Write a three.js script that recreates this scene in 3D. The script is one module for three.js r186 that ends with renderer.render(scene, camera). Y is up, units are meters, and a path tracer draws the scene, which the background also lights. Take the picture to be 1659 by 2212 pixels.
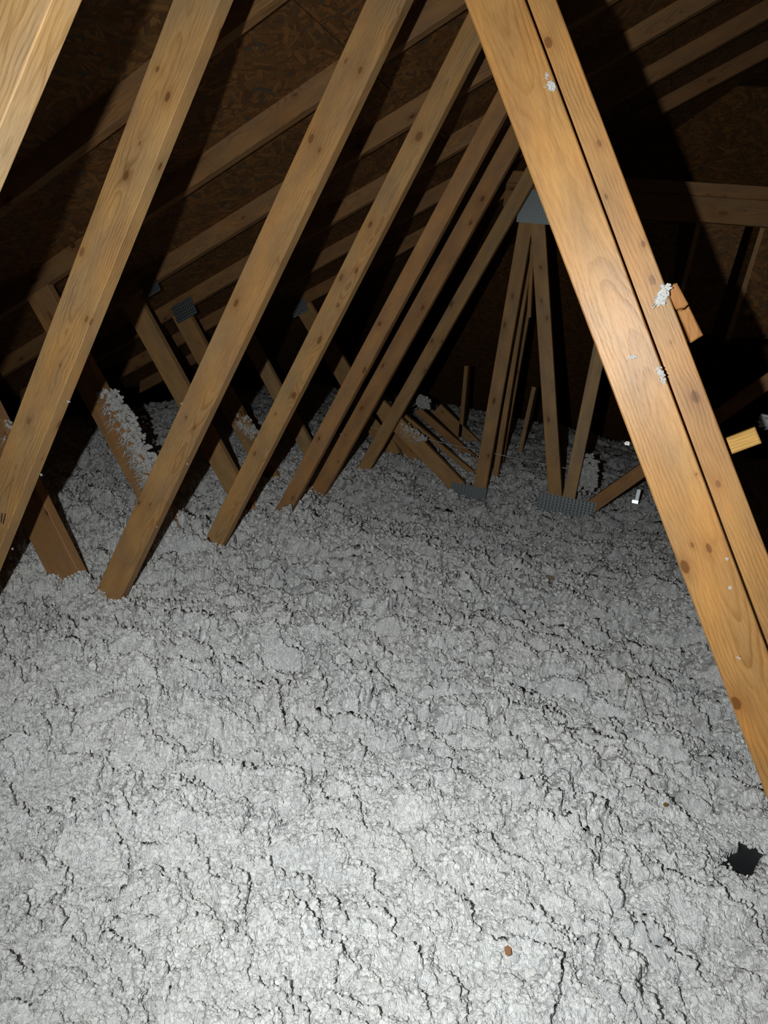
import * as THREE from 'three';
import { mergeGeometries } from 'three/addons/utils/BufferGeometryUtils.js';
import { createNoise2D, createNoise3D } from 'simplex-noise';

// ---------------------------------------------------------------- camera, light, exposure
const W = 1659, H = 2212, F = 1540, CXP = W / 2, CYP = H / 2, CAMH = 1.0;
const V3 = (x, y, z) => new THREE.Vector3(x, y, z);
const camRay = (x, y) => V3((x - CXP) / F, (y - CYP) / F, 1);            // x right, y down, z forward
const AWAY = camRay(1430, 740).normalize();                              // direction in which the trusses are lined up
const AXX = camRay(1390, 463).cross(camRay(1659, 484)).cross(AWAY).normalize();
if (AXX.x < 0) AXX.negate();
const AXU = AWAY.clone().cross(AXX); if (AXU.y > 0) AXU.negate();
const toWorld = v => V3(v.dot(AXX), v.dot(AXU), -v.dot(AWAY));            // x along a truss, y up, -z from truss to truss
const scene = new THREE.Scene();
scene.background = new THREE.Color(0x000000);
const camera = new THREE.PerspectiveCamera(2 * Math.atan(CYP / F) * 180 / Math.PI, W / H, 0.02, 60);
const cR = toWorld(V3(1, 0, 0)), cU = toWorld(V3(0, -1, 0)), cB = toWorld(V3(0, 0, -1));
camera.position.set(0, CAMH, 0);
camera.quaternion.setFromRotationMatrix(new THREE.Matrix4().makeBasis(cR, cU, cB));
scene.add(camera);

const renderer = new THREE.WebGLRenderer({ antialias: true });
renderer.toneMapping = THREE.LinearToneMapping;
renderer.toneMappingExposure = 1.0;
renderer.shadowMap.enabled = true;

// the photographer's torch, held a hand's width left of the lens: the only light in the attic
const LAMP = camera.position.clone().addScaledVector(cR, -0.15).addScaledVector(cU, 0.01).addScaledVector(cB, -0.01);
const LAMP_DIR = cB.clone().negate().addScaledVector(cR, 0.19).addScaledVector(cU, 0.0).normalize();
const flash = new THREE.SpotLight(0xfafefc, 10.0, 0, 1.05, 1, 2);
flash.position.copy(LAMP);
flash.target.position.copy(LAMP).add(LAMP_DIR);
flash.castShadow = true; flash.shadow.radius = 0.4; flash.shadow.mapSize.set(2048, 2048);
flash.shadow.camera.near = 0.05; flash.shadow.camera.far = 14;
scene.add(flash, flash.target);

// ---------------------------------------------------------------- helpers
function rng(seed) { let s = seed >>> 0; return () => { s = (s + 0x6D2B79F5) >>> 0; let t = s; t = Math.imul(t ^ (t >>> 15), t | 1); t ^= t + Math.imul(t ^ (t >>> 7), t | 61); return ((t ^ (t >>> 14)) >>> 0) / 4294967296; }; }
const n2a = createNoise2D(rng(11)), n2b = createNoise2D(rng(12)), n2c = createNoise2D(rng(13)), n3 = createNoise3D(rng(14));
const clamp = (v, a, b) => Math.min(b, Math.max(a, v)), mix = (a, b, t) => a + (b - a) * t;
const sst = (a, b, x) => { const t = clamp((x - a) / (b - a), 0, 1); return t * t * (3 - 2 * t); };
function onPlane(x, y, D) { const d = toWorld(camRay(x, y)); return d.multiplyScalar(D / -d.z).add(camera.position); }     // where a pixel's ray meets the truss plane z = -D
function onHeight(x, y, h) { const d = toWorld(camRay(x, y)); return d.multiplyScalar((h - CAMH) / d.y).add(camera.position); }
const taken = {};
function numbered(n) { const k = taken[n] = (taken[n] ?? -1) + 1; return k ? n + '_' + String(k).padStart(3, '0') : n; }
function tag(o, label, category, group, kind) { o.userData = { label, category }; if (group) o.userData.group = group; if (kind) o.userData.kind = kind; return o; }
function thing(name, pos, label, category, group) { const o = new THREE.Group(); o.name = numbered(name); o.position.copy(pos); scene.add(o); return tag(o, label, category, group); }
function put(name, geo, mat, parent) {
  const m = new THREE.Mesh(geo, mat); m.name = parent === scene ? numbered(name) : name; m.castShadow = m.receiveShadow = true;
  parent.add(m); return m;
}

// ---------------------------------------------------------------- textures
function dataTex(w, h, fn, srgb) {
  const d = new Uint8Array(w * h * 4);
  for (let y = 0; y < h; y++) for (let x = 0; x < w; x++) { const c = fn(x, y), i = (y * w + x) * 4; d[i] = clamp(c[0], 0, 1) * 255; d[i + 1] = clamp(c[1], 0, 1) * 255; d[i + 2] = clamp(c[2], 0, 1) * 255; d[i + 3] = 255; }
  const t = new THREE.DataTexture(d, w, h); t.wrapS = t.wrapT = THREE.RepeatWrapping; t.magFilter = THREE.LinearFilter; t.minFilter = THREE.LinearMipmapLinearFilter; t.generateMipmaps = true;
  if (srgb) t.colorSpace = THREE.SRGBColorSpace; t.needsUpdate = true; return t;
}
// sawn softwood: growth rings cut into arches, knots with rings bent round them, thin resin streaks. 0.14 m across, 2.4 m along
const WTW = 224, WTH = 2048, WXM = 0.14, WYM = 2.4;
function woodTextures(seed, knots, arch, list) {
  const r = rng(seed), L = WYM, ph = r() * 6.28, ph2 = r() * 6.28, cx = 0.02 + r() * 0.09, off = r() * 50;
  const kn = list ? list.slice() : []; if (!list) for (let i = 0; i < knots; i++) kn.push({ x: 0.012 + r() * 0.115, y: r() * L, a: 0.004 + r() * r() * 0.008, e: 1 + r() * 0.9, t: r() < 0.55 ? 1 : 0.45 });
  const hgt = new Float32Array(WTW * WTH);
  const map = dataTex(WTW, WTH, (ix, iy) => {
    const x = ix / WTW * WXM, y = iy / WTH * L, a = y / L * 6.2832, ca = Math.cos(a), sa = Math.sin(a);
    let dx = x - cx - 0.012 * Math.sin(a + ph) - 0.006 * Math.sin(2 * a + ph2);
    let dep = 0.018 + arch * (0.5 + 0.5 * Math.sin(2 * a + ph2)) + 0.0045 * n3(ca * 1.6 + off, sa * 1.6, x * 9);
    let rad = Math.sqrt(dx * dx + dep * dep) + 0.0012 * n3(ca * 7 + off, sa * 7, x * 40);
    let dark = 0, ring = 0, halo = 0;
    for (const k of kn) {
      let ddy = y - k.y; if (ddy > L / 2) ddy -= L; if (ddy < -L / 2) ddy += L;
      if (Math.abs(ddy) > 0.14) continue;
      const ddx = x - k.x, q = Math.hypot(ddx, ddy / k.e * 0.8);
      rad += 0.010 * Math.exp(-(ddx * ddx) / 0.0005 - ddy * ddy / 0.0022) * (k.a / 0.008);
      if (q < k.a * 1.25) { const e = 1 - sst(k.a * 0.85, k.a * 1.25, q + 0.0006 * n2a(ix * 0.2, iy * 0.2)); dark = Math.max(dark, e * k.t); ring = Math.max(ring, e * (0.5 + 0.5 * Math.sin(q * 5200))); }
      halo = Math.max(halo, Math.exp(-Math.pow(q / (k.a * 2.6), 2)) * 0.35 * k.t);
    }
    let p = rad / 0.0056 + 0.2 * n3(ca * 2 + off, sa * 2, x * 24); p -= Math.floor(p);
    let late = sst(0.45, 0.93, p) * (1 - sst(0.95, 1.0, p));
    const fib = 0.5 + 0.5 * n3(ca * 30 + off, sa * 30, x * 900), fib2 = n3(ca * 9 + off, sa * 9, x * 260), blot = n3(ca * 2.2 + off, sa * 2.2, x * 16 + 5);
    const pat = 0.35 + 0.65 * sst(-0.5, 0.7, n3(ca * 1.7 + off + 3, sa * 1.7, x * 7)); late *= pat;
    let v = 1 - 0.11 * late - 0.05 * fib - 0.045 * fib2 + 0.07 * blot;
    let c = [0.715 * v, 0.600 * v - 0.022 * late - 0.01 * blot, 0.448 * v - 0.05 * late - 0.03 * blot];
    const red = 0.5 + 0.5 * n3(ca * 1.3 + off + 9, sa * 1.3, x * 11); c = [c[0], c[1] * (1 - 0.05 * red), c[2] * (1 - 0.11 * red)];
    const kc = [0.46 - 0.14 * ring, 0.33 - 0.12 * ring, 0.20 - 0.08 * ring];
    c = c.map((q, i) => mix(q * (1 - [0.35, 0.5, 0.6][i] * halo), kc[i], dark * 0.9));
    hgt[iy * WTW + ix] = 0.5 + 0.14 * late + 0.14 * fib - 0.15 * dark + 0.14 * fib2 + 0.3 * halo;
    return c;
  }, true);
  const bump = dataTex(WTW, WTH, (x, y) => { const v = hgt[y * WTW + x]; return [v, v, v]; });
  return { map, bump };
}
const WOOD = [[21, 5, 0.020], [22, 9, 0.035], [23, 7, 0.012], [24, 12, 0.028], [25, 4, 0.045], [26, 8, 0.02]].map(a => woodTextures(...a));
const woodCache = {};
function wood(variant, tint = 0xffffff, rough = 0.5) {
  const k = [variant, tint, rough].join('_');
  return woodCache[k] ??= new THREE.MeshPhysicalMaterial({ map: WOOD[variant].map, bumpMap: WOOD[variant].bump, bumpScale: 0.0006, color: tint, roughness: rough, specularIntensity: 0.45 });
}
// oriented strand board: random flat wood flakes over one another. 1.2 m square
const OSBN = 1024, OSBM = 1.2;
const osbTex = (() => {
  const col = new Float32Array(OSBN * OSBN * 3).fill(0.4), hg = new Float32Array(OSBN * OSBN).fill(0.4), r = rng(77);
  for (let i = 0; i < 5200; i++) {
    const cx = r() * OSBN, cy = r() * OSBN, len = (25 + r() * 75) * 0.85, wid = (6 + r() * 18) * 0.85, an = (r() < 0.7 ? 0 : Math.PI / 2) + (r() - 0.5) * 1.5;
    const ca = Math.cos(an), sa = Math.sin(an), tone = 0.66 + r() * 0.34, yel = r(), h = r(), rad = Math.ceil(Math.hypot(len, wid) / 2), sk = (r() - 0.5) * 0.6;
    for (let y = -rad; y <= rad; y++) for (let x = -rad; x <= rad; x++) {
      const u = x * ca + y * sa, v = -x * sa + y * ca + sk * u * 0.12;
      if (Math.abs(u) > len / 2 + (v * sk) || Math.abs(v) > wid / 2 * (1 - 0.25 * Math.abs(u) / len)) continue;
      const px = ((cx + x) | 0) & (OSBN - 1), py = ((cy + y) | 0) & (OSBN - 1), q = py * OSBN + px;
      const st = tone * (0.93 + 0.07 * Math.sin(v * 2.3 + h * 40)), edge = (Math.abs(v) > wid / 2 - 1.2) ? 0.8 : 1;
      col[q * 3] = 0.78 * st * edge; col[q * 3 + 1] = (0.52 + 0.07 * yel) * st * edge; col[q * 3 + 2] = (0.27 + 0.09 * yel) * st * edge; hg[q] = h * 0.8 + 0.2 * edge;
    }
  }
  return { map: dataTex(OSBN, OSBN, (x, y) => { const q = (y * OSBN + x) * 3; return [col[q], col[q + 1], col[q + 2]]; }, true), bump: dataTex(OSBN, OSBN, (x, y) => { const v = hg[y * OSBN + x]; return [v, v, v]; }) };
})();
const osbMat = new THREE.MeshStandardMaterial({ map: osbTex.map, bumpMap: osbTex.bump, bumpScale: 0.0012, roughness: 0.75, color: 0xbcb299 });
// fibre fuzz of the loose fill, 0.25 m square
const FZ = 512;
const fuzz = (() => {
  const h = new Float32Array(FZ * FZ);
  const per = (x, y, s, o) => { const a = x / FZ * 6.28318, b = y / FZ * 6.28318; return n3(Math.cos(a) * s + Math.cos(b) * s * 0.73 + o, Math.sin(a) * s + o, Math.sin(b) * s + Math.cos(b) * s * 0.5); };
  for (let y = 0; y < FZ; y++) for (let x = 0; x < FZ; x++) {
    const a = Math.abs(per(x, y, 7, 1)), b = Math.abs(per(x, y, 15, 7)), c = per(x, y, 30, 3);
    h[y * FZ + x] = clamp(0.25 + 0.5 * a + 0.35 * b + 0.18 * c, 0, 1);
  }
  return { bump: dataTex(FZ, FZ, (x, y) => { const v = h[y * FZ + x]; return [v, v, v]; }) };
})();
const insulMat = new THREE.MeshStandardMaterial({ color: 0xffffff, vertexColors: true, bumpMap: fuzz.bump, bumpScale: 0.005, roughness: 1 });
const tuftMat = new THREE.MeshStandardMaterial({ color: 0xe8e8e7, roughness: 1 });
const clumpMat = new THREE.MeshStandardMaterial({ color: 0xc4c3c1, roughness: 1 });
const steel = new THREE.MeshStandardMaterial({ color: 0x8a9092, metalness: 0.95, roughness: 0.44 });
const shinySteel = new THREE.MeshStandardMaterial({ color: 0xe8ecee, metalness: 1, roughness: 0.22 });

// ---------------------------------------------------------------- boards
// UVs in metres: v along the board, u across, so that the grain keeps its size on every face
function grainUV(geo, dir, perp, o, seed) {
  const p = geo.attributes.position, n = geo.attributes.normal, uv = new Float32Array(p.count * 2), r = rng(seed * 977 + 5), ou = seed ? r() * 0.3 : 0, ov = seed ? r() : 0;
  const zed = dir.clone().cross(perp), q = V3(), nn = V3();
  for (let i = 0; i < p.count; i++) {
    q.fromBufferAttribute(p, i).sub(o); nn.fromBufferAttribute(n, i);
    const a = q.dot(dir), b = q.dot(perp), c = q.dot(zed);
    const across = Math.abs(nn.dot(perp)) > 0.6 ? c + 0.06 : b;
    uv[i * 2] = across / WXM + ou; uv[i * 2 + 1] = (Math.abs(nn.dot(dir)) > 0.8 ? c * 0.3 : a) / WYM + ov;
  }
  geo.setAttribute('uv', new THREE.BufferAttribute(uv, 2)); return geo;
}
let boardSeed = 1;
// a prism with the outline pts (x, y in a truss plane), front face at z = -D
function prism(pts, D, thick, dir2, origin2) {
  const s = new THREE.Shape(pts.map(p => new THREE.Vector2(p[0], p[1]))), b = 0.0022;
  const g = new THREE.ExtrudeGeometry(s, { depth: thick - 2 * b, bevelEnabled: true, bevelSize: b, bevelThickness: b, bevelOffset: -b, bevelSegments: 1, curveSegments: 1 });
  g.translate(0, 0, -D - thick + b);
  const d = V3(dir2[0], dir2[1], 0), pr = V3(-dir2[1], dir2[0], 0);
  return grainUV(g, d, pr, V3(origin2[0], origin2[1], -D), boardSeed++);
}
const lineX = (p, d, m, c) => { const t = (m * p[0] + c - p[1]) / (d[1] - m * d[0]); return [p[0] + d[0] * t, p[1] + d[1] * t]; };
// a straight member whose one long edge runs through pixels A and B on the plane D and whose other edge touches pixel C (or is w wide)
function member(D, A, B, C, o = {}) {
  const a = onPlane(A[0], A[1], D), b = onPlane(B[0], B[1], D);
  let d = [b.x - a.x, b.y - a.y]; const l = Math.hypot(...d); d = [d[0] / l, d[1] / l];
  const nrm = [d[1], -d[0]]; let w;
  if (typeof C === 'number') w = C; else { const c = onPlane(C[0], C[1], D); w = (c.x - a.x) * nrm[0] + (c.y - a.y) * nrm[1]; }
  const e0 = o.down ?? 0, e1 = o.up ?? 0;
  const A0 = [a.x - d[0] * e0, a.y - d[1] * e0], B0 = [b.x + d[0] * e1, b.y + d[1] * e1];
  let pts = [A0, [A0[0] + nrm[0] * w, A0[1] + nrm[1] * w], [B0[0] + nrm[0] * w, B0[1] + nrm[1] * w], B0];
  if (o.top) { pts[2] = lineX(pts[1], d, ...o.top); pts[3] = lineX(A0, d, ...o.top); }
  if (o.foot) { pts[0] = lineX(A0, d, ...o.foot); pts[1] = lineX(pts[1], d, ...o.foot); }
  return { pts, d, a: A0, w, geo: prism(pts, D + (o.back ?? 0), o.thick ?? 0.038, d, A0) };
}
const shift = (geo, root) => geo.translate(-root.position.x, -root.position.y, -root.position.z);
const RM = Math.tan(31.3 * Math.PI / 180), RC = CAMH + 0.775 + RM, RH = 0.089, RIDGE = 1.55;      // underside of the rafters: y = RM x + RC
const CHORD_Y = -0.27;                                                                          // top of the buried bottom chords
const cosR = Math.cos(Math.atan(RM)), sinR = Math.sin(Math.atan(RM));
let ownSeed = 300;
function addMember(root, name, D, A, B, C, mat, o = {}) {
  const m = member(D, A, B, C, o);
  if (o.knots) {                                                        // this board's own texture, knots where the photograph shows them
    const list = o.knots.map(([x, y, a, t]) => { const p = onPlane(x, y, D + (o.back ?? 0)); const qx = p.x - m.a[0], qy = p.y - m.a[1]; const al = qx * m.d[0] + qy * m.d[1], ac = -qx * m.d[1] + qy * m.d[0]; return { x: ((ac % WXM) + WXM) % WXM, y: ((al % WYM) + WYM) % WYM, a: (a ?? 0.006) * 0.62, e: 1.2 + ((x * 7 + y * 3) % 10) * 0.07, t: (t ?? 0.7) * 0.85 }; });
    const tx = woodTextures(ownSeed++, 0, o.arch ?? 0.012, list), own = mat.clone(); own.map = tx.map; own.bumpMap = tx.bump; mat = own;
    grainUV(m.geo, V3(m.d[0], m.d[1], 0), V3(-m.d[1], m.d[0], 0), V3(m.a[0], m.a[1], -D - (o.back ?? 0)), 0);
  }
  put(name, shift(m.geo, root), mat, root); return m;
}
// a pressed-steel gusset plate: thin sheet with columns of punched, bent-out teeth slots
function gusset(root, pos, w, h, turn, cols, mat = steel) {
  const gs = [new THREE.BoxGeometry(w, h, 0.0015)], rows = Math.max(3, Math.round(h / 0.016));
  for (let i = 0; i < cols; i++) {
    const x = ((i + 0.5) / cols - 0.5) * w;
    for (let j = 0; j < rows; j++) {
      const y = ((j + 0.5) / rows - 0.5) * h, b = new THREE.BoxGeometry(w / cols * 0.42, h / rows * 0.72, 0.003);
      b.rotateZ(j % 2 ? 0.25 : -0.25); b.rotateY(0.35); b.translate(x + (j % 2 ? 0.0012 : -0.0012), y, 0.0012); gs.push(b);
    }
    const rib = new THREE.BoxGeometry(w / cols * 0.16, h * 0.97, 0.0042); rib.translate(x + w / cols * 0.36, 0, 0.0006); gs.push(rib);
  }
  const g = mergeGeometries(gs); g.rotateZ(turn); g.translate(pos.x - root.position.x, pos.y - root.position.y, pos.z - root.position.z + 0.001);
  return put('gusset_plate', g, mat, root);
}
function rafter(root, D, mat, x0 = -3.75, x1 = RIDGE) {
  const p = [[x0, RM * x0 + RC], [x1, RM * x1 + RC], [x1, RM * x1 + RC + RH / cosR], [x0, RM * x0 + RC + RH / cosR]];
  put('top_chord', shift(prism(p, D, 0.038, [cosR, sinR], p[0]), root), mat, root);
  const q = [[x1, RM * x1 + RC], [2 * x1 - x0, RM * x0 + RC], [2 * x1 - x0, RM * x0 + RC + RH / cosR], [x1, RM * x1 + RC + RH / cosR]];
  put('top_chord', shift(prism(q, D, 0.038, [cosR, -sinR], q[0]), root), mat, root);
}
function bottomChord(root, D, mat) { const p = [[-3.6, CHORD_Y - 0.089], [6.6, CHORD_Y - 0.089], [6.6, CHORD_Y], [-3.6, CHORD_Y]]; put('bottom_chord', shift(prism(p, D, 0.038, [1, 0], p[0]), root), mat, root); }
const UNDER = [RM, RC], FOOT = [0, CHORD_Y];

// ---------------------------------------------------------------- room shell
function panelGrid(root, origin, uDir, vDir, nu, nv, su, sv, mat, stagger) {          // OSB sheets with 3 mm gaps
  const nrm = uDir.clone().cross(vDir).normalize();
  for (let j = 0; j < nv; j++) for (let i = 0; i < nu; i++) {
    const g = new THREE.BoxGeometry(su - 0.003, sv - 0.003, 0.012), uv = g.attributes.uv, p = g.attributes.position, r = rng(i * 31 + j * 7 + nu), ou = r(), ov = r();
    for (let k = 0; k < p.count; k++) uv.setXY(k, p.getX(k) / OSBM + ou, p.getY(k) / OSBM + ov);
    const m = new THREE.Matrix4().makeBasis(uDir, vDir, nrm);
    const c = origin.clone().addScaledVector(uDir, (i + 0.5) * su + (stagger && j % 2 ? su / 2 : 0)).addScaledVector(vDir, (j + 0.5) * sv).addScaledVector(nrm, 0.006);
    m.setPosition(c); g.applyMatrix4(m); put('osb_panel', g, mat, root);
  }
}
const ceiling = new THREE.Group(); ceiling.name = 'ceiling'; scene.add(ceiling);
ceiling.userData = { kind: 'structure', label: 'dark strand board roof sheathing over the rafters', category: 'ceiling' };
{
  const y0 = RC + RH / cosR, xs = -3.85;
  panelGrid(ceiling, V3(xs, RM * xs + y0, 1.95), V3(0, 0, -1), V3(cosR, sinR, 0).multiplyScalar(1), 5, 6, 2.44, 1.053, osbMat, false);
  panelGrid(ceiling, V3(RIDGE, RM * RIDGE + y0, 1.95), V3(0, 0, -1), V3(cosR, -sinR, 0), 5, 6, 2.44, 1.053, osbMat, false);
}
const floorSlab = put('floor', new THREE.BoxGeometry(10.6, 0.02, 12.2).translate(1.5, CHORD_Y - 0.10, -4.1), new THREE.MeshStandardMaterial({ color: 0xb9b4a8, roughness: 0.9 }), scene);
floorSlab.userData = { kind: 'structure', label: 'plasterboard ceiling of the room below, buried under the loose fill', category: 'floor' };
const wallBack = new THREE.Group(); wallBack.name = 'wall_back'; scene.add(wallBack);
wallBack.userData = { kind: 'structure', label: 'dark far end slope of the roof', category: 'wall' };
{ const a = 0.62; panelGrid(wallBack, V3(-4.2, -0.3, -9.2), V3(1, 0, 0), V3(0, Math.sin(a), Math.cos(a)), 5, 4, 2.44, 1.22, osbMat, false); }
const wallFront = put('wall_front', new THREE.BoxGeometry(10.6, 4, 0.03).translate(1.5, 1.4, 2.0), osbMat, scene);
wallFront.userData = { kind: 'structure', label: 'strand board gable behind the photographer', category: 'wall' };

// ---------------------------------------------------------------- trusses
// the natural tones of the lumber: any board may have any of them, near or far
const TONE = { pale: 0xffffff, honey: 0xf6ecdc, tan: 0xf0e4d4, rosy: 0xf0dccc, orange: 0xe6d0ac, weathered: 0xcfbfb2, yellow: 0xfff0b0, red: 0xe2c09a };
const trussPos = (D, x) => V3(x, CHORD_Y, -D);
const LEFT_WEB_MEMBERS = {};
function truss(D, label, variant) {
  const t = thing('roof_truss', trussPos(D, -1.6), label, 'truss', null);
  rafter(t, D, wood(variant, TONE.weathered, 0.7));
  bottomChord(t, D, wood(variant, TONE.tan, 0.6));
  return t;
}
// T0, beside the camera: only the corner of one web shows
const t0 = truss(0.70, 'roof truss whose pale blurred web stands closest beside the torch', 0);
addMember(t0, 'web', 0.70, [-40, 368], [110, 0], -0.089, wood(2, TONE.pale, 0.55), { top: UNDER, foot: FOOT });

// T1: the bright leaning web with its second ply, and the knotty web on the other side
const t1 = truss(1.29, 'roof truss with a bright orange doubled web carrying a scrap of cracked wood', 1);
addMember(t1, 'web', 1.29, [-33, 1075], [372, 0], [313, 400], wood(1, TONE.honey, 0.42), { top: UNDER, foot: FOOT, knots: [[362, 210, .008, .9], [272, 380, .009, .9], [337, 359, .006, 1], [302, 310, .004], [177, 545, .009, .6], [340, 150, .006], [472, 65, .005, 1], [187, 690, .006], [62, 910, .008, .5], [117, 930, .008, .8], [130, 790, .005, .5], [80, 1000, .005, .4]] });
const BEAM = [[1659, 1730], [1003, 0], [1135 + 113, 350 - 43]];
const beam = addMember(t1, 'web', 1.29, ...BEAM, wood(4, TONE.orange, 0.40), { top: UNDER, foot: FOOT, arch: 0.03, knots: [[1480, 1225, .010, 1], [1532, 1185, .006, .8], [1496, 1178, .004, .7], [1590, 1520, .013, .9], [1520, 953, .0025, 1], [1505, 1025, .0025, .8]] });
const beam2 = addMember(t1, 'web', 1.29, [1659 + 128, 1730], [1003 + 118, 0], [1337, 350], wood(0, TONE.orange, 0.46), { top: UNDER, foot: FOOT, back: 0.040, knots: [[1185, 92, .009, .8], [1295, 310, .005, .6], [1310, 425, .0035, .7], [1390, 527, .005, .8], [1410, 605, .007, .6], [1503, 858, .009, .95], [1552, 1046, .006, .6], [1450, 740, .004, .4]] });
t1.children[t1.children.length - 1].userData.label = 'second ply of the doubled web, set behind the first';
{ // scrap of wood nailed on the edge of the second ply, with an open crack across it
  const D = 1.345, q = (x, y) => { const p = onPlane(x, y, D); return [p.x, p.y]; };
  const lo = prism([q(1463, 672), q(1492, 741), q(1519, 724), q(1488, 661), q(1480, 668)], D, 0.036, [0.44, -0.9], q(1445, 640));
  const hi = prism([q(1441, 638), q(1461, 669), q(1479, 665), q(1487, 657), q(1462, 611), q(1452, 614)], D, 0.036, [0.44, -0.9], q(1445, 640));
  const blk = put('wood_block', shift(hi, t1), wood(3, TONE.red, 0.7), t1); blk.userData.label = 'short cracked scrap of reddish wood';
  put('wood_block_half', lo.translate(-t1.position.x, -t1.position.y, -t1.position.z), wood(3, TONE.red, 0.7), blk);
  const back = prism([q(1430, 610), q(1470, 745), q(1494, 735), q(1462, 613)], D + 0.036, 0.014, [0.44, -0.9], q(1445, 640)); put('nail_strip', shift(back, t1), wood(3, TONE.red, 0.7), blk);
}
for (const [x0, y0, x1, y1] of [[4, 1108, 2, 1128], [11, 1109, 6, 1131]]) {                            // dark ink strokes on the web
  const m = member(1.289, [x1, y1], [x0, y0], 0.0022, { thick: 0.0012 }); put('ink_stroke', shift(m.geo, t1), new THREE.MeshStandardMaterial({ color: 0x2a211a, roughness: 0.9 }), t1);
}
// T2
const t2 = truss(1.84, 'roof truss with a honey coloured web carrying split pale streaks at its foot', 2);
addMember(t2, 'web', 1.84, [202, 1287], [790, 0], [400, 1000], wood(2, TONE.tan, 0.45), { top: UNDER, foot: FOOT, knots: [[672, 300, .010, .7], [690, 325, .006, .6], [778, 152, .008, .7], [747, 132, .006, .5], [510, 655, .010, .8], [420, 925, .007, .6], [300, 1087, .006, 1], [402, 902, .006, .6], [325, 1090, .006, .4]] });
addMember(t2, 'web', 1.84, [110, 1257], [-52, 940], [164, 1225], wood(1, TONE.rosy, 0.6), { top: UNDER, foot: FOOT });
// T3
const t3 = truss(2.40, 'roof truss with a short lower web thickly ridged with loose fill', 5);
addMember(t3, 'web', 2.40, [440, 1170], [1002, 45], [673, 800], wood(3, TONE.honey, 0.5), { top: UNDER, foot: FOOT, knots: [[905, 295, .016, .7], [690, 735, .012, .8], [635, 855, .014, .8], [595, 895, .007, .5], [550, 980, .010, .6], [730, 660, .009, .7], [800, 485, .009, .8], [737, 600, .009, .7], [770, 585, .009, .7], [510, 1090, .008, .4]] });
addMember(t3, 'web', 2.40, [296, 1075], [199, 900], [258, 900], wood(5, TONE.rosy, 0.6), { top: UNDER, foot: FOOT });
// T4
const t4 = truss(2.96, 'roof truss with a dusty web beside a narrow black gap', 3);
addMember(t4, 'web', 2.96, [597, 1097], [1063, 217], [688, 993], wood(5, TONE.rosy, 0.5), { top: UNDER, foot: FOOT, knots: [[820, 700, .009, 1], [787, 800, .011, .8], [689, 948, .007, 1], [632, 1076, .006, .9]] });
addMember(t4, 'web', 2.96, [488, 1065], [310, 744], [406, 837], wood(0, TONE.honey, 0.6), { top: UNDER, foot: FOOT });
// T5
const t5 = truss(3.5, 'roof truss with a brown web close behind the dusty one', 4);
addMember(t5, 'web', 3.5, [660, 1076], [1099, 276], [743, 993], wood(3, TONE.rosy, 0.5), { top: UNDER, foot: FOOT, knots: [[913, 665, .010, .9], [827, 790, .009, .7], [781, 882, .012, .7], [684, 1069, .009, .9], [1042, 430, .012, .9], [1016, 482, .008, 1], [845, 818, .004, 1], [730, 998, .004, 1]] });
addMember(t5, 'web', 3.5, [533, 981], [389.5, 718], [446, 748], wood(2, TONE.tan, 0.6), { top: UNDER, foot: FOOT });
// T6
const t6 = truss(4.05, 'roof truss with a reddish web whose foot stands alone in the loose fill', 0);
addMember(t6, 'web', 4.05, [768, 1017], [1067, 485], [811, 993], wood(5, TONE.honey, 0.5), { top: UNDER, foot: FOOT, knots: [[975, 657, .013, .9], [933, 737, .011, .9], [898, 785, .008, 1], [919, 801, .009, 1], [769, 1013, .009, 1], [955, 738, .008, .9]] });
addMember(t6, 'web', 4.05, [637, 950], [554, 798], [605, 834], wood(1, TONE.pale, 0.6), { top: UNDER, foot: FOOT });
// hidden right-hand webs of the trusses behind, in line with the bright one
for (const [t, D, v] of [[t2, 1.84, 0], [t3, 2.40, 4], [t4, 2.96, 2]]) {
  const dx = beam.pts.map(p => [p[0], p[1]]);
  put('web', shift(prism(dx, D, 0.038, beam.d, beam.a), t), wood(v, TONE.rosy, 0.55), t);
}
// T7 .. T10: lower trusses further back, seen between the webs
const t7 = truss(4.65, 'roof truss with a short grey brown web tucked behind two leaning webs', 2);
addMember(t7, 'web', 4.65, [734, 831], [719, 806], [755, 795], wood(0, TONE.honey, 0.65), { top: UNDER, foot: FOOT });
addMember(t7, 'web', 4.65, [898, 1010], [811, 905], [868, 930], wood(3, TONE.rosy, 0.65), { up: 0.12, foot: FOOT });
// web-to-rafter plates
for (const [t, D, mx, my, w, h] of [[t5, 3.5, 398, 672, 0.15, 0.10], [t4, 2.96, 322, 678, 0.10, 0.09], [t6, 4.05, 545, 745, 0.13, 0.10], [t7, 4.65, 640, 735, 0.13, 0.09]]) {
  const p = onPlane(mx, my, D); p.y = RM * p.x + RC - 0.005; gusset(t, p, w, h, Math.atan(RM), 10, steel);
}
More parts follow.
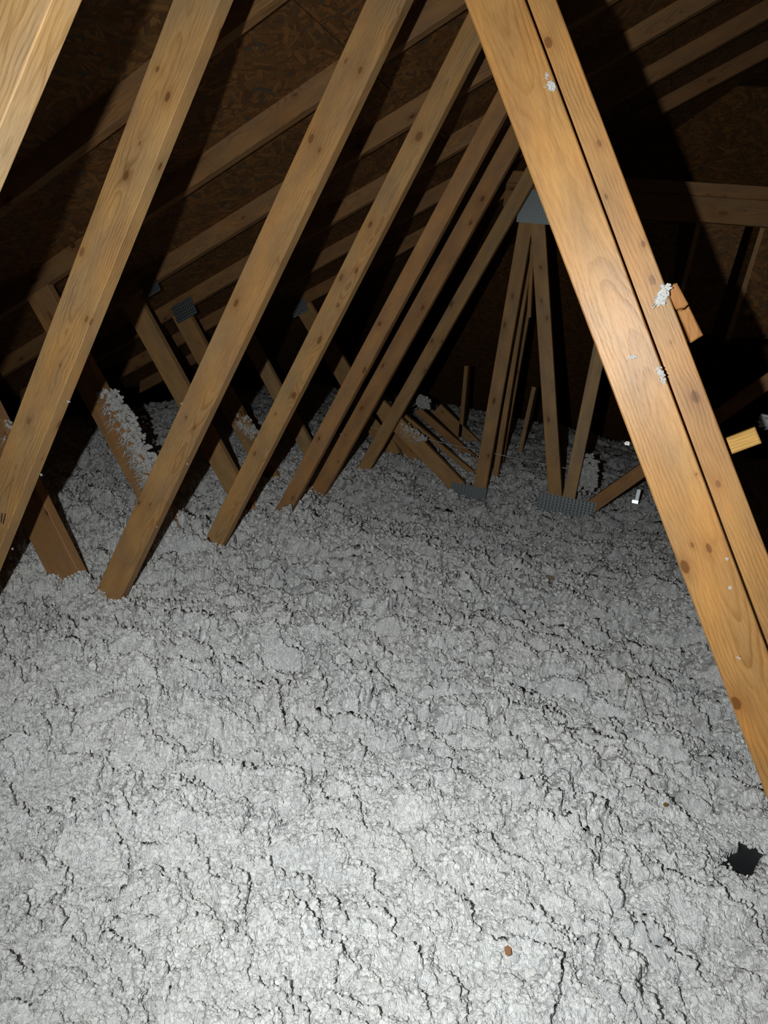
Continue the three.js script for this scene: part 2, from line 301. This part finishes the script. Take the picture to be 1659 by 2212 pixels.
// hip truss with a flat top: its webs fan down from one plate to two plates in the loose fill
const DV = 4.2;
const tv = thing('hip_truss', trussPos(DV, -0.5), 'flat topped hip truss with webs fanning down to two ribbed steel plates', 'truss');
{
  const flatY = 1.612 + 0.0, x0 = -0.98, x1 = 2.6, top = flatY + 0.185;
  put('top_chord', shift(prism([[x0, flatY], [x1, flatY], [x1, flatY + 0.12], [x0, flatY + 0.12]], DV, 0.038, [1, 0], [x0, flatY]), tv), wood(2, TONE.weathered, 0.7), tv);
  put('top_chord', shift(prism([[x0, flatY + 0.122], [x1, flatY + 0.122], [x1, top], [x0, top]], DV + 0.004, 0.038, [1, 0], [x0, top]), tv), wood(3, TONE.weathered, 0.7), tv);
  const FL = [0, flatY - 0.002], FT = [0, CHORD_Y];
  addMember(tv, 'web', DV, [1022.5, 1050], [1120, 483], [1116, 680], wood(3, TONE.tan, 0.5), { top: FL, foot: FT, knots: [[1067, 866, .014, 1], [1055, 985, .011, .9], [1090, 702, .012, .9], [1107, 640, .010, .8]] });
  addMember(tv, 'web', DV, [1184, 1069], [1147, 510], [1203, 900], wood(1, TONE.honey, 0.45), { top: FL, foot: FT, back: 0.0008, knots: [[1170, 650, .009, .8], [1182, 687, .010, .8], [1185, 907, .013, .9], [1168, 578, .010, .9]] });
  addMember(tv, 'web', DV, [1214, 1077], [1280, 755], [1279, 900], wood(5, TONE.pale, 0.55), { top: FL, foot: FT, back: 0.0016 });
  addMember(tv, 'web', DV, [1286, 1106], [1387, 1035], -0.075, wood(2, TONE.rosy, 0.6), { up: 1.7, down: 0.12, back: 0.0024 });
  addMember(tv, 'web', DV, [966, 1052], [865, 948], [916, 955], wood(0, TONE.honey, 0.6), { up: 0.25, down: 0.06, back: 0.0024 });
  const a = onPlane(1158, 447, DV); gusset(tv, V3(a.x, a.y, -DV), 0.19, 0.17, 0, 12);
  const b0 = onPlane(1163, 1068, DV), b1 = onPlane(1287, 1092, DV), b2 = onPlane(1284, 1126, DV);
  gusset(tv, V3((b0.x + b1.x) / 2, (b0.y + b2.y) / 2 - 0.01, -DV), b1.x - b0.x, 0.145, 0, 16);
  const c0 = onPlane(978, 1046, DV), c1 = onPlane(1048, 1060, DV); gusset(tv, V3((c0.x + c1.x) / 2, c0.y - 0.05, -DV), c1.x - c0.x + 0.02, 0.13, 0, 10);
}
// jack trusses behind it
function jack(D, label, list) {
  const t = thing('jack_truss', trussPos(D, -1.0), label, 'truss'); bottomChord(t, D, wood(0, TONE.tan, 0.6));
  for (const [A, B, C, v, tint, o] of list) addMember(t, 'web', D, A, B, C, wood(v, tint, 0.65), { foot: FOOT, ...o });
  return t;
}
const j1 = jack(4.6, 'jack truss with a grey web lying low behind the ribbed plate', [[[977, 992], [877, 909], [983, 985], 2, TONE.tan, { up: 0.05 }], [[1066, 1010], [1124, 640], [1078, 1010], 4, TONE.honey, { up: 0.5 }]]);
const j2 = jack(5.05, 'jack truss with a red brown web topped by a tuft of loose fill', [[[1004, 985], [906, 900], [1031, 988], 5, TONE.rosy, { up: 0.04 }], [[1075, 1004], [1130, 690], [1086, 1004], 3, TONE.tan, { up: 0.4 }]]);
const j3 = jack(5.5, 'jack truss with a thin upright and a low web dusted with fill', [[[1030, 985], [934, 893], [1037, 955], 0, TONE.honey, {}], [[992, 915], [1003, 790], [1000, 915], 1, TONE.tan, {}], [[1119, 972], [1149, 835], [1128, 972], 2, TONE.pale, {}]]);

// short hanging end piece on the back of the fan of webs
{ const p = member(4.32, [1138, 686], [1147, 495], [1146, 686], { up: 0.1 }); const g = p.geo; const o = thing('hanger_strip', V3(p.a[0], p.a[1], -4.32), 'short wood strip hanging behind the two fanned webs', 'strip'); put('strip', shift(g, o), wood(0, TONE.rosy, 0.6), o); }

// right-hand side: strand board and sloping rafters under the flat chord, seen past the bright web
{
  const top = onPlane(1500, 473, 4.33), yT = top.y + 0.02, tilt = 1.1;               // plane falls away from the flat chord
  const hit = (x, y, lift = 0) => { const d = toWorld(camRay(x, y)), c = camera.position; const n = V3(0, Math.cos(tilt), -Math.sin(tilt)).normalize(), n2 = V3(0, -Math.sin(tilt) , -Math.cos(tilt)); const p0 = V3(0, yT, -4.33); const nn = n2.clone().cross(V3(1, 0, 0)).normalize(); const pp = p0.clone().addScaledVector(nn, lift); const t = pp.clone().sub(c).dot(nn) / d.dot(nn); return c.clone().addScaledVector(d, t); };
  const slab = (quad, thick, lift) => {
    const P = quad.map(q => hit(q[0], q[1], lift)), n = P[1].clone().sub(P[0]).cross(P[3].clone().sub(P[0])).normalize(); if (n.dot(P[0].clone().sub(camera.position)) < 0) n.negate();
    const Q = P.map(p => p.clone().addScaledVector(n, thick)), pos = [], u = [];
    const along = P[3].clone().sub(P[0]).normalize(), acr = along.clone().cross(n);
    const quadF = (a, b, c, d) => { for (const v of [a, b, c, a, c, d]) { pos.push(v.x, v.y, v.z); const w = v.clone().sub(P[0]); u.push(w.dot(acr), w.dot(along)); } };
    quadF(P[0], P[1], P[2], P[3]); quadF(Q[3], Q[2], Q[1], Q[0]);
    for (let i = 0; i < 4; i++) quadF(P[(i + 1) % 4], P[i], Q[i], Q[(i + 1) % 4]);
    const g = new THREE.BufferGeometry(); g.setAttribute('position', new THREE.Float32BufferAttribute(pos, 3)); g.setAttribute('uv', new THREE.Float32BufferAttribute(u, 2)); g.computeVertexNormals();
    return { g, P };
  };
  const sheets = thing('sheathing_slope', V3(0.2, yT, -4.33), 'sloping strand board strips and thin rafters below the flat chord', 'sheathing');
  for (const q of [[[1300, 462], [1468, 474], [1440, 715], [1365, 715]], [[1517, 474], [1612, 482], [1537, 722], [1457, 722]], [[1655, 484], [1800, 495], [1770, 735], [1580, 730]]]) {
    const { g } = slab(q, 0.012, 0); const uv = g.attributes.uv; for (let i = 0; i < uv.count; i++) uv.setXY(i, uv.getX(i) / OSBM + 0.3, uv.getY(i) / OSBM + 0.1);
    put('osb_strip', g.translate(-0.2, -yT, 4.33), osbMat, sheets);
  }
  const raf = [[[[1507, 473], [1518, 474], [1455, 720], [1446, 720]], 'sloping rafter under the flat chord with a dark knot near the scrap of wood'], [[[1645, 484], [1656, 485], [1578, 735], [1567, 735]], 'sloping rafter under the flat chord ending in darkness beyond the scrap of wood']];
  for (const [q, label] of raf) {
    const { g } = slab(q, 0.06, 0); const uv = g.attributes.uv; for (let i = 0; i < uv.count; i++) uv.setXY(i, uv.getX(i) / WXM + 0.2, uv.getY(i) / WYM);
    put('jack_rafter', g.translate(-0.2, -yT, 4.33), wood(3, TONE.honey, 0.6), sheets).userData.label = label;
  }
}
// pale offcut wedged behind the doubled web
{ const m = member(1.375, [1500, 1012], [1591, 978], -0.03, { thick: 0.016, up: 0.042 }); const o = thing('brace_board', V3(m.a[0], m.a[1], -1.375), 'pale yellow offcut of board sticking out behind the bright doubled web', 'board'); put('board', shift(m.geo, o), wood(2, TONE.yellow, 0.6), o); }
// thin steel brace wire strung from truss to truss
{
  const a = onPlane(800, 922, 4.5), b = onPlane(1235, 1014, 4.5), c = a.clone().lerp(b, 0.5); c.y -= 0.004;
  const w = put('brace_wire', new THREE.TubeGeometry(new THREE.CatmullRomCurve3([a, c, b]), 24, 0.0024, 6), new THREE.MeshStandardMaterial({ color: 0xd6d6d4, metalness: 0.3, roughness: 0.4 }), scene); tag(w, 'thin bright steel wire strung low behind the webs', 'wire');
  const p = onPlane(1372, 1084, 4.35); const h = thing('metal_clip', p, 'small shiny metal clip below the low sloping web', 'clip'); h.lookAt(LAMP.clone().lerp(camera.position, 0.5));
  put('tab', new THREE.BoxGeometry(0.032, 0.016, 0.004), shinySteel, h); put('stem', new THREE.BoxGeometry(0.02, 0.07, 0.004).translate(0.006, 0.04, -0.012), steel, h);
}

// ---------------------------------------------------------------- loose-fill insulation
const HOLE = [[1556, 1880], [1566, 1862], [1580, 1846], [1596, 1838], [1601, 1822], [1622, 1826], [1640, 1834], [1656, 1843], [1640, 1850], [1626, 1868], [1622, 1884], [1606, 1890], [1590, 1880], [1572, 1886]].map(p => { const q = onHeight(p[0], p[1], -0.095); return [q.x, q.z]; });
{ const c = HOLE.reduce((s, p) => [s[0] + p[0] / HOLE.length, s[1] + p[1] / HOLE.length], [0, 0]); for (const p of HOLE) { p[0] = c[0] + (p[0] - c[0]) * 1.2; p[1] = c[1] + (p[1] - c[1]) * 1.2; } }
const inHole = (x, z) => { let c = false; for (let i = 0, j = HOLE.length - 1; i < HOLE.length; j = i++) { const a = HOLE[i], b = HOLE[j]; if ((a[1] > z) !== (b[1] > z) && x < (b[0] - a[0]) * (z - a[1]) / (b[1] - a[1]) + a[0]) c = !c; } return c; };
const holeC = HOLE.reduce((s, p) => [s[0] + p[0] / HOLE.length, s[1] + p[1] / HOLE.length], [0, 0]);
const bil = (n, x, y) => { const v = n(x, y); return Math.sqrt(v * v + 0.025) - 0.42; };              // round lumps parted by creases
const HUMPS = [[165, 1268, 1.82, 0.043, 0.11], [352, 1100, 2.38, 0.13, 0.18], [450, 1178, 2.36, 0.04, 0.12], [500, 1060, 2.96, -0.05, 0.18]].map(([x, y, D, a, r]) => { const p = onPlane(x, y, D); return [p.x, -p.z, a, r]; });
const hump = (x, D) => { let h = 0; for (const [hx, hd, a, r] of HUMPS) { const q = ((x - hx) * (x - hx) + (D - hd) * (D - hd)) / (r * r); if (q < 9) h += a * Math.exp(-q); } return h; };
const level = (x, D) => hump(x, D) + clamp(-0.122 + 0.030 * D, -0.13, 0.05) - 0.08 * Math.exp(-Math.pow((x + 0.35) / 0.8, 2) - Math.pow((D - 3.9) / 0.55, 2));
// drift lines: low ridges that lean over, running from far left to near right
const RD = [0.80, 0.60];
function relief(x, z) {                                                                             // the coarse lumps, which lean
  let h = 0.035 * n2a(x * 0.9, z * 0.9) + 0.018 * n2b(x * 2.1 + 7, z * 2.1);
  const wx = x + 0.05 * n2c(x * 5, z * 5) + 0.012 * n2a(x * 13, z * 13), wz = z + 0.05 * n2b(x * 5 + 3, z * 5) + 0.012 * n2b(x * 13, z * 13);
  const u = wx * RD[0] + wz * RD[1], v = -wx * RD[1] + wz * RD[0];
  let s = (n2c(u * 1.1, v * 4.2) * 1.15 + 0.3 * n2a(u * 2.4 + 4, v * 7)) * 1.5; const fs = s - Math.floor(s);
  h += 0.034 * (Math.pow(fs, 1.3) - sst(0.78, 1.0, fs) - 0.37);                                      // slow rise, sudden drop
  h += 0.052 * bil(n2a, wx * 3.9, wz * 3.9) + 0.024 * bil(n2b, wx * 9 + 3, wz * 9);
  const e = (x - holeC[0]) * (x - holeC[0]) + (z - holeC[1]) * (z - holeC[1]);
  return e < 0.3 ? mix(h, -0.095 - level(x, -z), Math.exp(-e / 0.022)) : h;
}
const bil3 = (x, y, z, e) => { const v = n3(x, y, z); return Math.sqrt(v * v + e) - 0.38; };
function fine(x, y, z) {                                                                            // clots and nodules, in depth, so that steep sides are lumpy too
  const f = 0.5 + 0.5 * n2c(x * 2.3 + 9, z * 2.3), wx = x + 0.004 * n3(x * 60, y * 60, z * 60), wz = z + 0.004 * n3(x * 60 + 7, y * 60, z * 60);
  return (0.009 + 0.005 * f) * bil3(wx * 16, y * 16, wz * 16, 0.05) + (0.0072 + 0.003 * f) * bil3(wx * 36 + 5, y * 36, wz * 36, 0.03) + (0.0056 + 0.002 * f) * bil3(x * 66, y * 66, z * 66 + 2, 0.012);
}
const base = (x, z) => level(x, -z) + relief(x, z);
const LEAN = 0.15;
function surf(x, z) { const l = relief(x, z), px = x + l * LEAN, pz = z - l * LEAN, y = level(x, -z) + l; return V3(px, y + fine(px, y, pz), pz); }
const height = (x, z) => surf(x, z).y;
const insul = new THREE.Group(); insul.name = 'loose_fill_insulation'; scene.add(insul);
tag(insul, 'lumpy blanket of white loose-fill insulation covering the attic floor', 'insulation', null, 'stuff');
{
  const rows = []; for (let D = 0.12; D < 7.4;) { rows.push(D); D += Math.max(0.0031, 0.0031 * D); }
  const NX = 1080, NR = rows.length, pos = new Float32Array(NX * NR * 3), uv = new Float32Array(NX * NR * 2), col = new Float32Array(NX * NR * 3);
  let k = 0;
  for (let j = 0; j < NR; j++) {
    const D = rows[j], xl = Math.max(-3.7, -(1.22 * D + 0.55)), xr = Math.min(3.4, 0.62 * D + 0.55);
    for (let i = 0; i < NX; i++, k++) {
      const x = xl + (xr - xl) * i / (NX - 1), z = -D, l = relief(x, z);
      pos[k * 3] = x + l * LEAN; pos[k * 3 + 1] = level(x, D) + l; pos[k * 3 + 2] = z - l * LEAN;  // lumps lean over, so that creases undercut
      uv[k * 2] = (x + 1.1 * pos[k * 3 + 1]) / 0.25; uv[k * 2 + 1] = (z + 1.4 * pos[k * 3 + 1]) / 0.25;
      const g = 0.80 + 0.03 * n2c(x * 3, z * 3) + 0.03 * n2a(x * 22, z * 22) + 0.05 * n2b(x * 80, z * 80) + 0.04 * n2c(x * 170, z * 170), w = 0.012 * n2b(x * 2, z * 2);
      col[k * 3] = g + w; col[k * 3 + 1] = g; col[k * 3 + 2] = g - w;
    }
  }
  const idx = new Uint32Array((NX - 1) * (NR - 1) * 6); let q = 0;
  for (let j = 0; j < NR - 1; j++) for (let i = 0; i < NX - 1; i++) { const a = j * NX + i, b = a + 1, c = a + NX, d = c + 1; idx[q++] = a; idx[q++] = b; idx[q++] = c; idx[q++] = b; idx[q++] = d; idx[q++] = c; }
  const g = new THREE.BufferGeometry(); g.setAttribute('position', new THREE.BufferAttribute(pos, 3)); g.setAttribute('uv', new THREE.BufferAttribute(uv, 2)); g.setAttribute('color', new THREE.BufferAttribute(col, 3)); g.setIndex(new THREE.BufferAttribute(idx, 1)); g.computeVertexNormals();
  const nr = g.attributes.normal.array;
  for (let i = 0; i < NX * NR; i++) {
    const x = pos[i * 3], y = pos[i * 3 + 1], z = pos[i * 3 + 2], f = fine(x, y, z);
    pos[i * 3] += nr[i * 3] * f; pos[i * 3 + 1] += nr[i * 3 + 1] * f; pos[i * 3 + 2] += nr[i * 3 + 2] * f;
    if (Math.hypot(x - holeC[0], z - holeC[1]) < 0.12 && inHole(pos[i * 3], pos[i * 3 + 2])) pos[i * 3 + 1] -= 0.09;
  }
  g.computeVertexNormals();
  const m = put('fill_surface', g, insulMat, insul); m.userData.kind = 'stuff';
  console.log('insulation', NX * NR);
}
// loose nodules and curled flakes lying on it
function blobGeo(seed, det, rough) {
  const g = new THREE.IcosahedronGeometry(1, det), p = g.attributes.position, q = V3();
  for (let i = 0; i < p.count; i++) { q.fromBufferAttribute(p, i); const s = 1 + rough * n3(q.x * 1.6 + seed * 9, q.y * 1.6, q.z * 1.6) + rough * 0.5 * n3(q.x * 4 + seed, q.y * 4, q.z * 4); p.setXYZ(i, q.x * s, q.y * s * 0.8, q.z * s); }
  g.deleteAttribute('uv'); g.computeVertexNormals(); return g;
}
function flakeGeo(seed) {
  const g = new THREE.PlaneGeometry(2, 0.8, 4, 2), p = g.attributes.position, r = rng(seed), b = 0.5 + r() * 0.7, t = (r() - 0.5) * 1.6;
  for (let i = 0; i < p.count; i++) { const x = p.getX(i), y = p.getY(i); p.setXYZ(i, x * 0.8, y * (1 - 0.2 * x * x) + 0.1 * Math.sin(x * 3 + seed), b * x * x - t * x * y + 0.15 * y * y); }
  g.rotateX(-Math.PI / 2); g.deleteAttribute('uv'); g.computeVertexNormals(); return g;
}
{
  const r = rng(501), kinds = [blobGeo(1, 1, 0.35), blobGeo(2, 1, 0.45), blobGeo(3, 1, 0.4), flakeGeo(4), flakeGeo(5)], M = new THREE.Matrix4(), Q = new THREE.Quaternion(), E = new THREE.Euler(), c = new THREE.Color();
  const counts = [52000, 52000, 46000, 9000, 7000];
  kinds.forEach((g, ki) => {
    const im = new THREE.InstancedMesh(g, tuftMat, counts[ki]); im.name = ki < 3 ? 'fill_nodules' : 'fill_flakes'; im.userData.kind = 'stuff'; im.castShadow = im.receiveShadow = true;
    for (let i = 0; i < counts[ki]; i++) {
      let D, x, z; do { D = 0.35 * Math.pow(14, Math.pow(r(), 0.9)); const xl = Math.max(-3.4, -(1.15 * D + 0.35)), xr = Math.min(3, 0.52 * D + 0.35); x = xl + (xr - xl) * r(); z = -D; } while (Math.hypot(x - holeC[0], z - holeC[1]) < 0.052);
      const P = surf(x, z), s = (ki < 3 ? 0.0030 + 0.0046 * r() * r() : 0.003 + 0.003 * r()) * (D > 2.5 ? 1.4 : 1);
      E.set((r() - 0.5) * 2, r() * 6.28, (r() - 0.5) * 2); Q.setFromEuler(E);
      M.compose(V3(P.x, P.y + s * (ki < 3 ? 0.4 : 0.3), P.z), Q, V3(s, s * (0.6 + 0.5 * r()), s)); im.setMatrixAt(i, M);
      const v = 0.74 + 0.28 * r(); c.setRGB(v, v, v * (0.985 + 0.02 * r())); im.setColorAt(i, c);
    }
    insul.add(im);
  });
}
console.log('nodules');

// ---------------------------------------------------------------- clumps of loose fill caught on the wood
let clumpSeed = 900;
function clump(pts, rad, n, label, spikes = 0, stretch = 1) {
  const r = rng(clumpSeed++), gs = [], base = pts[0].clone(), cur = pts.length > 1 ? new THREE.CatmullRomCurve3(pts) : null;
  for (let i = 0; i < n * 3.6; i++) {
    const p = cur ? cur.getPoint(r()) : pts[0].clone(), s = rad * (0.06 + 0.17 * r());
    const g = blobGeo(r() * 100, 1, 0.55); g.rotateX(r() * 6); g.rotateY(r() * 6); g.scale(s, s, s);
    g.translate(p.x + (r() - 0.5) * rad * 1.3 * stretch, p.y + (r() - 0.4) * rad * 1.0, p.z + (r() - 0.5) * rad * 1.0); gs.push(g.index ? g.toNonIndexed() : g);
  }
  for (let i = 0; i < spikes; i++) {
    const p = cur ? cur.getPoint(r()) : pts[0].clone(), l = rad * (0.5 + 0.7 * r()), g = new THREE.ConeGeometry(rad * 0.07, l, 4, 2); g.deleteAttribute('uv'); g.translate(0, l * 0.5, 0); g.rotateZ(Math.PI * 0.75 + (r() - 0.5) * 1.6); g.rotateX((r() - 0.5) * 0.9);
    g.translate(p.x - rad * 0.35 + (r() - 0.5) * rad, p.y - rad * 0.25 + (r() - 0.5) * rad, p.z + rad * (r() * 0.8)); gs.push(g.toNonIndexed());
  }
  const g = mergeGeometries(gs); g.translate(-base.x, -base.y, -base.z);
  const m = put('insulation_clump', g, clumpMat, scene); m.position.copy(base); return tag(m, label, 'clump');
}
const on = (list, D, back = 0.019) => list.map(([x, y]) => { const p = onPlane(x, y, D); p.z -= back; return p; });
clump(on([[228, 850], [262, 905], [290, 960], [312, 1005], [322, 1045]], 2.40), 0.052, 150, 'long thick ridge of loose fill along the top of a short sloping web', 150);
clump(on([[2, 915], [8, 945], [14, 975]], 1.84), 0.032, 40, 'tuft of loose fill beside the knotty web at the edge of the attic', 14);
clump(on([[518, 905], [532, 925], [548, 945]], 3.5), 0.05, 60, 'loose fill heaped on a web between the honey and the knotted webs', 14);
clump(on([[872, 922], [890, 938], [910, 953]], 4.2), 0.04, 60, 'loose fill strung along the low web leading to the smaller steel plate', 30);
clump(on([[828, 875], [834, 884]], 4.65), 0.05, 40, 'tuft of loose fill behind the web whose foot stands alone', 8);
clump(on([[908, 866], [916, 876]], 5.05), 0.06, 45, 'tuft of loose fill on the end of the red brown low web', 6);
clump(on([[948, 890], [980, 912], [1003, 935]], 5.5), 0.03, 40, 'thin scatter of loose fill along the farthest low web', 0);
clump(on([[1268, 1000], [1272, 1030], [1262, 1060]], 4.34), 0.075, 60, 'upright mound of loose fill behind the fanned webs', 0);
clump(on([[1652, 905], [1660, 925]], 2.9), 0.03, 30, 'loose fill caught on the low sloping web beyond the pale offcut', 0);
clump(on([[1438, 620], [1432, 640], [1426, 655]], 1.325, 0), 0.012, 60, 'ragged grey tuft wedged against the cracked scrap of wood', 12);
clump(on([[1190, 182], [1194, 196]], 1.289, -0.003), 0.0075, 30, 'white tuft stuck in the seam near the top of the bright web', 5);
clump(on([[1183, 160], [1180, 170]], 1.289, -0.002), 0.004, 14, 'faint wisp of fill in the seam above the white tuft', 4);
clump(on([[1360, 774], [1374, 770]], 1.289, -0.002), 0.005, 24, 'small grey shred stuck flat on the bright web', 6);
clump(on([[1423, 796], [1428, 808], [1434, 826]], 1.289, -0.003), 0.0065, 40, 'grey shred hanging in the seam of the bright doubled web', 6);
clump(on([[1355, 958]], 1.287, 0), 0.005, 10, 'bright bead of fill on the edge of the bright web', 3);
clump(on([[1570, 1207]], 1.289, -0.002), 0.004, 8, 'tiny white fleck on the lower part of the bright web', 0);
clump(on([[1575, 1272], [1578, 1266]], 1.289, -0.002), 0.004, 8, 'tiny pale fleck below the knots of the bright web', 0);
clump(on([[1592, 1418], [1600, 1426]], 1.289, -0.001), 0.0035, 8, 'thin white splinter lying on the bright web', 0);

for (const [where, list] of [['the knotty web standing nearest the torch', [[148, 868, 1.30], [90, 1026, 1.30], [27, 1186, 1.30]]], ['the honey coloured web with split streaks', [[440, 908, 1.85], [404, 1002, 1.85], [400, 988, 1.85], [338, 1138, 1.85], [502, 788, 1.85], [392, 872, 1.84]]], ['the dusty web by the black gap', [[736, 938, 2.96]]], ['the web with many small knots', [[553, 950, 2.40]]]])
  for (const [x, y, D] of list) clump(on([[x, y]], D, 0), 0.0042, 7, 'tiny white fleck of fill on the edge of ' + where, 2).userData.group = 'flecks on ' + where;

// ---------------------------------------------------------------- things lying in the loose fill
function ground(x, y, guess = -0.05) { let p = onHeight(x, y, guess); for (let i = 0; i < 6; i++) p = onHeight(x, y, height(p.x, p.z)); return p; }
{ // black plastic showing through a hole
  const s = new THREE.Shape(HOLE.map(([x, z]) => new THREE.Vector2((x - holeC[0]) * 1.5, -(z - holeC[1]) * 1.5)));
  const g = new THREE.ExtrudeGeometry(s, { depth: 0.006, bevelEnabled: false, steps: 1 }); g.rotateX(-Math.PI / 2);
  const o = thing('plastic_sheet', V3(holeC[0], -0.112, holeC[1]), 'torn edged patch of black plastic showing through the loose fill', 'plastic');
  put('sheet', g, new THREE.MeshStandardMaterial({ color: 0x202326, roughness: 0.6 }), o);
}
{ // bent plastic strip
  const a = ground(1338, 1462), b = ground(1352, 1480), c = ground(1374, 1520); a.y += 0.012; b.y += 0.022; c.y += 0.010;
  const cur = new THREE.CatmullRomCurve3([ground(1329, 1466).add(V3(0, -0.004, 0)), a.clone().add(V3(0.002, 0.012, 0)), b, c]), N = 16, gs = [];
  const shp = []; for (let i = 0; i <= N; i++) shp.push(cur.getPoint(i / N));
  const pos = [], idx = []; const side = V3(0.0058, 0, -0.001);
  shp.forEach((p, i) => { const w = i > N * 0.75 ? mix(1, 0.55, (i / N - 0.75) * 4) : 1; for (const [sx, dy] of [[-1, 0], [1, 0], [1, -0.0012], [-1, -0.0012]]) pos.push(p.x + side.x * sx * w, p.y + dy, p.z + side.z * sx * w); });
  for (let i = 0; i < N; i++) for (let k = 0; k < 4; k++) { const a0 = i * 4 + k, b0 = i * 4 + (k + 1) % 4; idx.push(a0, b0, a0 + 4, b0, b0 + 4, a0 + 4); }
  const g = new THREE.BufferGeometry(); g.setAttribute('position', new THREE.Float32BufferAttribute(pos, 3)); g.setIndex(idx); const gg = g.toNonIndexed(); gg.computeVertexNormals(); gg.translate(-b.x, -b.y, -b.z);
  const m = put('plastic_strip', gg, new THREE.MeshStandardMaterial({ color: 0xc0c4b2, roughness: 0.45 }), scene); m.position.copy(b); tag(m, 'bent pale green plastic strip lying on the loose fill', 'strip');
}
function chip(x, y, len, wid, turn, color, label, name = 'wood_chip') {
  const p = ground(x, y), s = new THREE.Shape([[-0.5, -0.3], [-0.15, -0.5], [0.4, -0.35], [0.5, 0.2], [0.1, 0.5], [-0.4, 0.35]].map(([a, b]) => new THREE.Vector2(a * len, b * wid)));
  const g = new THREE.ExtrudeGeometry(s, { depth: 0.002, bevelEnabled: false }); g.rotateX(-Math.PI / 2 + 0.35); g.rotateY(turn);
  const m = put(name, g, new THREE.MeshStandardMaterial({ color, roughness: 0.8 }), scene); m.position.copy(p).add(V3(0, 0.004, 0)); return tag(m, label, 'chip');
}
chip(1180, 1249, 0.10, 0.035, 0.3, 0x9a8c74, 'flat tan scrap of paper half buried beyond the plastic strip', 'paper_scrap');
chip(1281, 1245, 0.045, 0.012, 0, 0x2b2724, 'dark splinter lying beside the tan scrap of paper');
chip(1437, 1742, 0.014, 0.010, 0.8, 0x8a6a3a, 'small yellow brown chip up the slope from the black plastic');
chip(1096, 2058, 0.012, 0.017, 0.5, 0xa0704a, 'small reddish chip in the nearest loose fill');
chip(671, 1757, 0.036, 0.003, 0.95, 0x7d6a50, 'thin brown twig lying on the loose fill', 'twig');
chip(1018, 1914, 0.008, 0.004, 0.1, 0x1c1a18, 'tiny black speck beside its smaller twin', 'dark_speck');
chip(1051, 1925, 0.006, 0.003, 0.1, 0x1c1a18, 'smaller of two tiny black specks', 'dark_speck');
chip(573, 2142, 0.009, 0.004, -0.3, 0x2a2622, 'tiny dark speck in the brightest loose fill', 'dark_speck');

// ---------------------------------------------------------------- the torch itself, beside the camera
{
  const o = thing('torch', LAMP.clone().addScaledVector(LAMP_DIR, -0.004), 'small hand torch lighting the attic from beside the lens', 'torch');
  o.quaternion.setFromUnitVectors(V3(0, 1, 0), LAMP_DIR);
  const dark = new THREE.MeshStandardMaterial({ color: 0x1d1d1f, roughness: 0.5, metalness: 0.4 });
  put('head', new THREE.LatheGeometry([[0.011, -0.045], [0.017, -0.03], [0.019, -0.002], [0.017, -0.002], [0.016, -0.006], [0, -0.007]].map(p => new THREE.Vector2(...p)), 32), dark, o);
  put('body', new THREE.CylinderGeometry(0.011, 0.011, 0.09, 24).translate(0, -0.09, 0), dark, o);
  put('lens', new THREE.CylinderGeometry(0.0155, 0.0155, 0.002, 32).translate(0, -0.0045, 0), new THREE.MeshStandardMaterial({ color: 0xffffff, emissive: 0xfff6ec, emissiveIntensity: 2 }), o);
}
renderer.render(scene, camera);
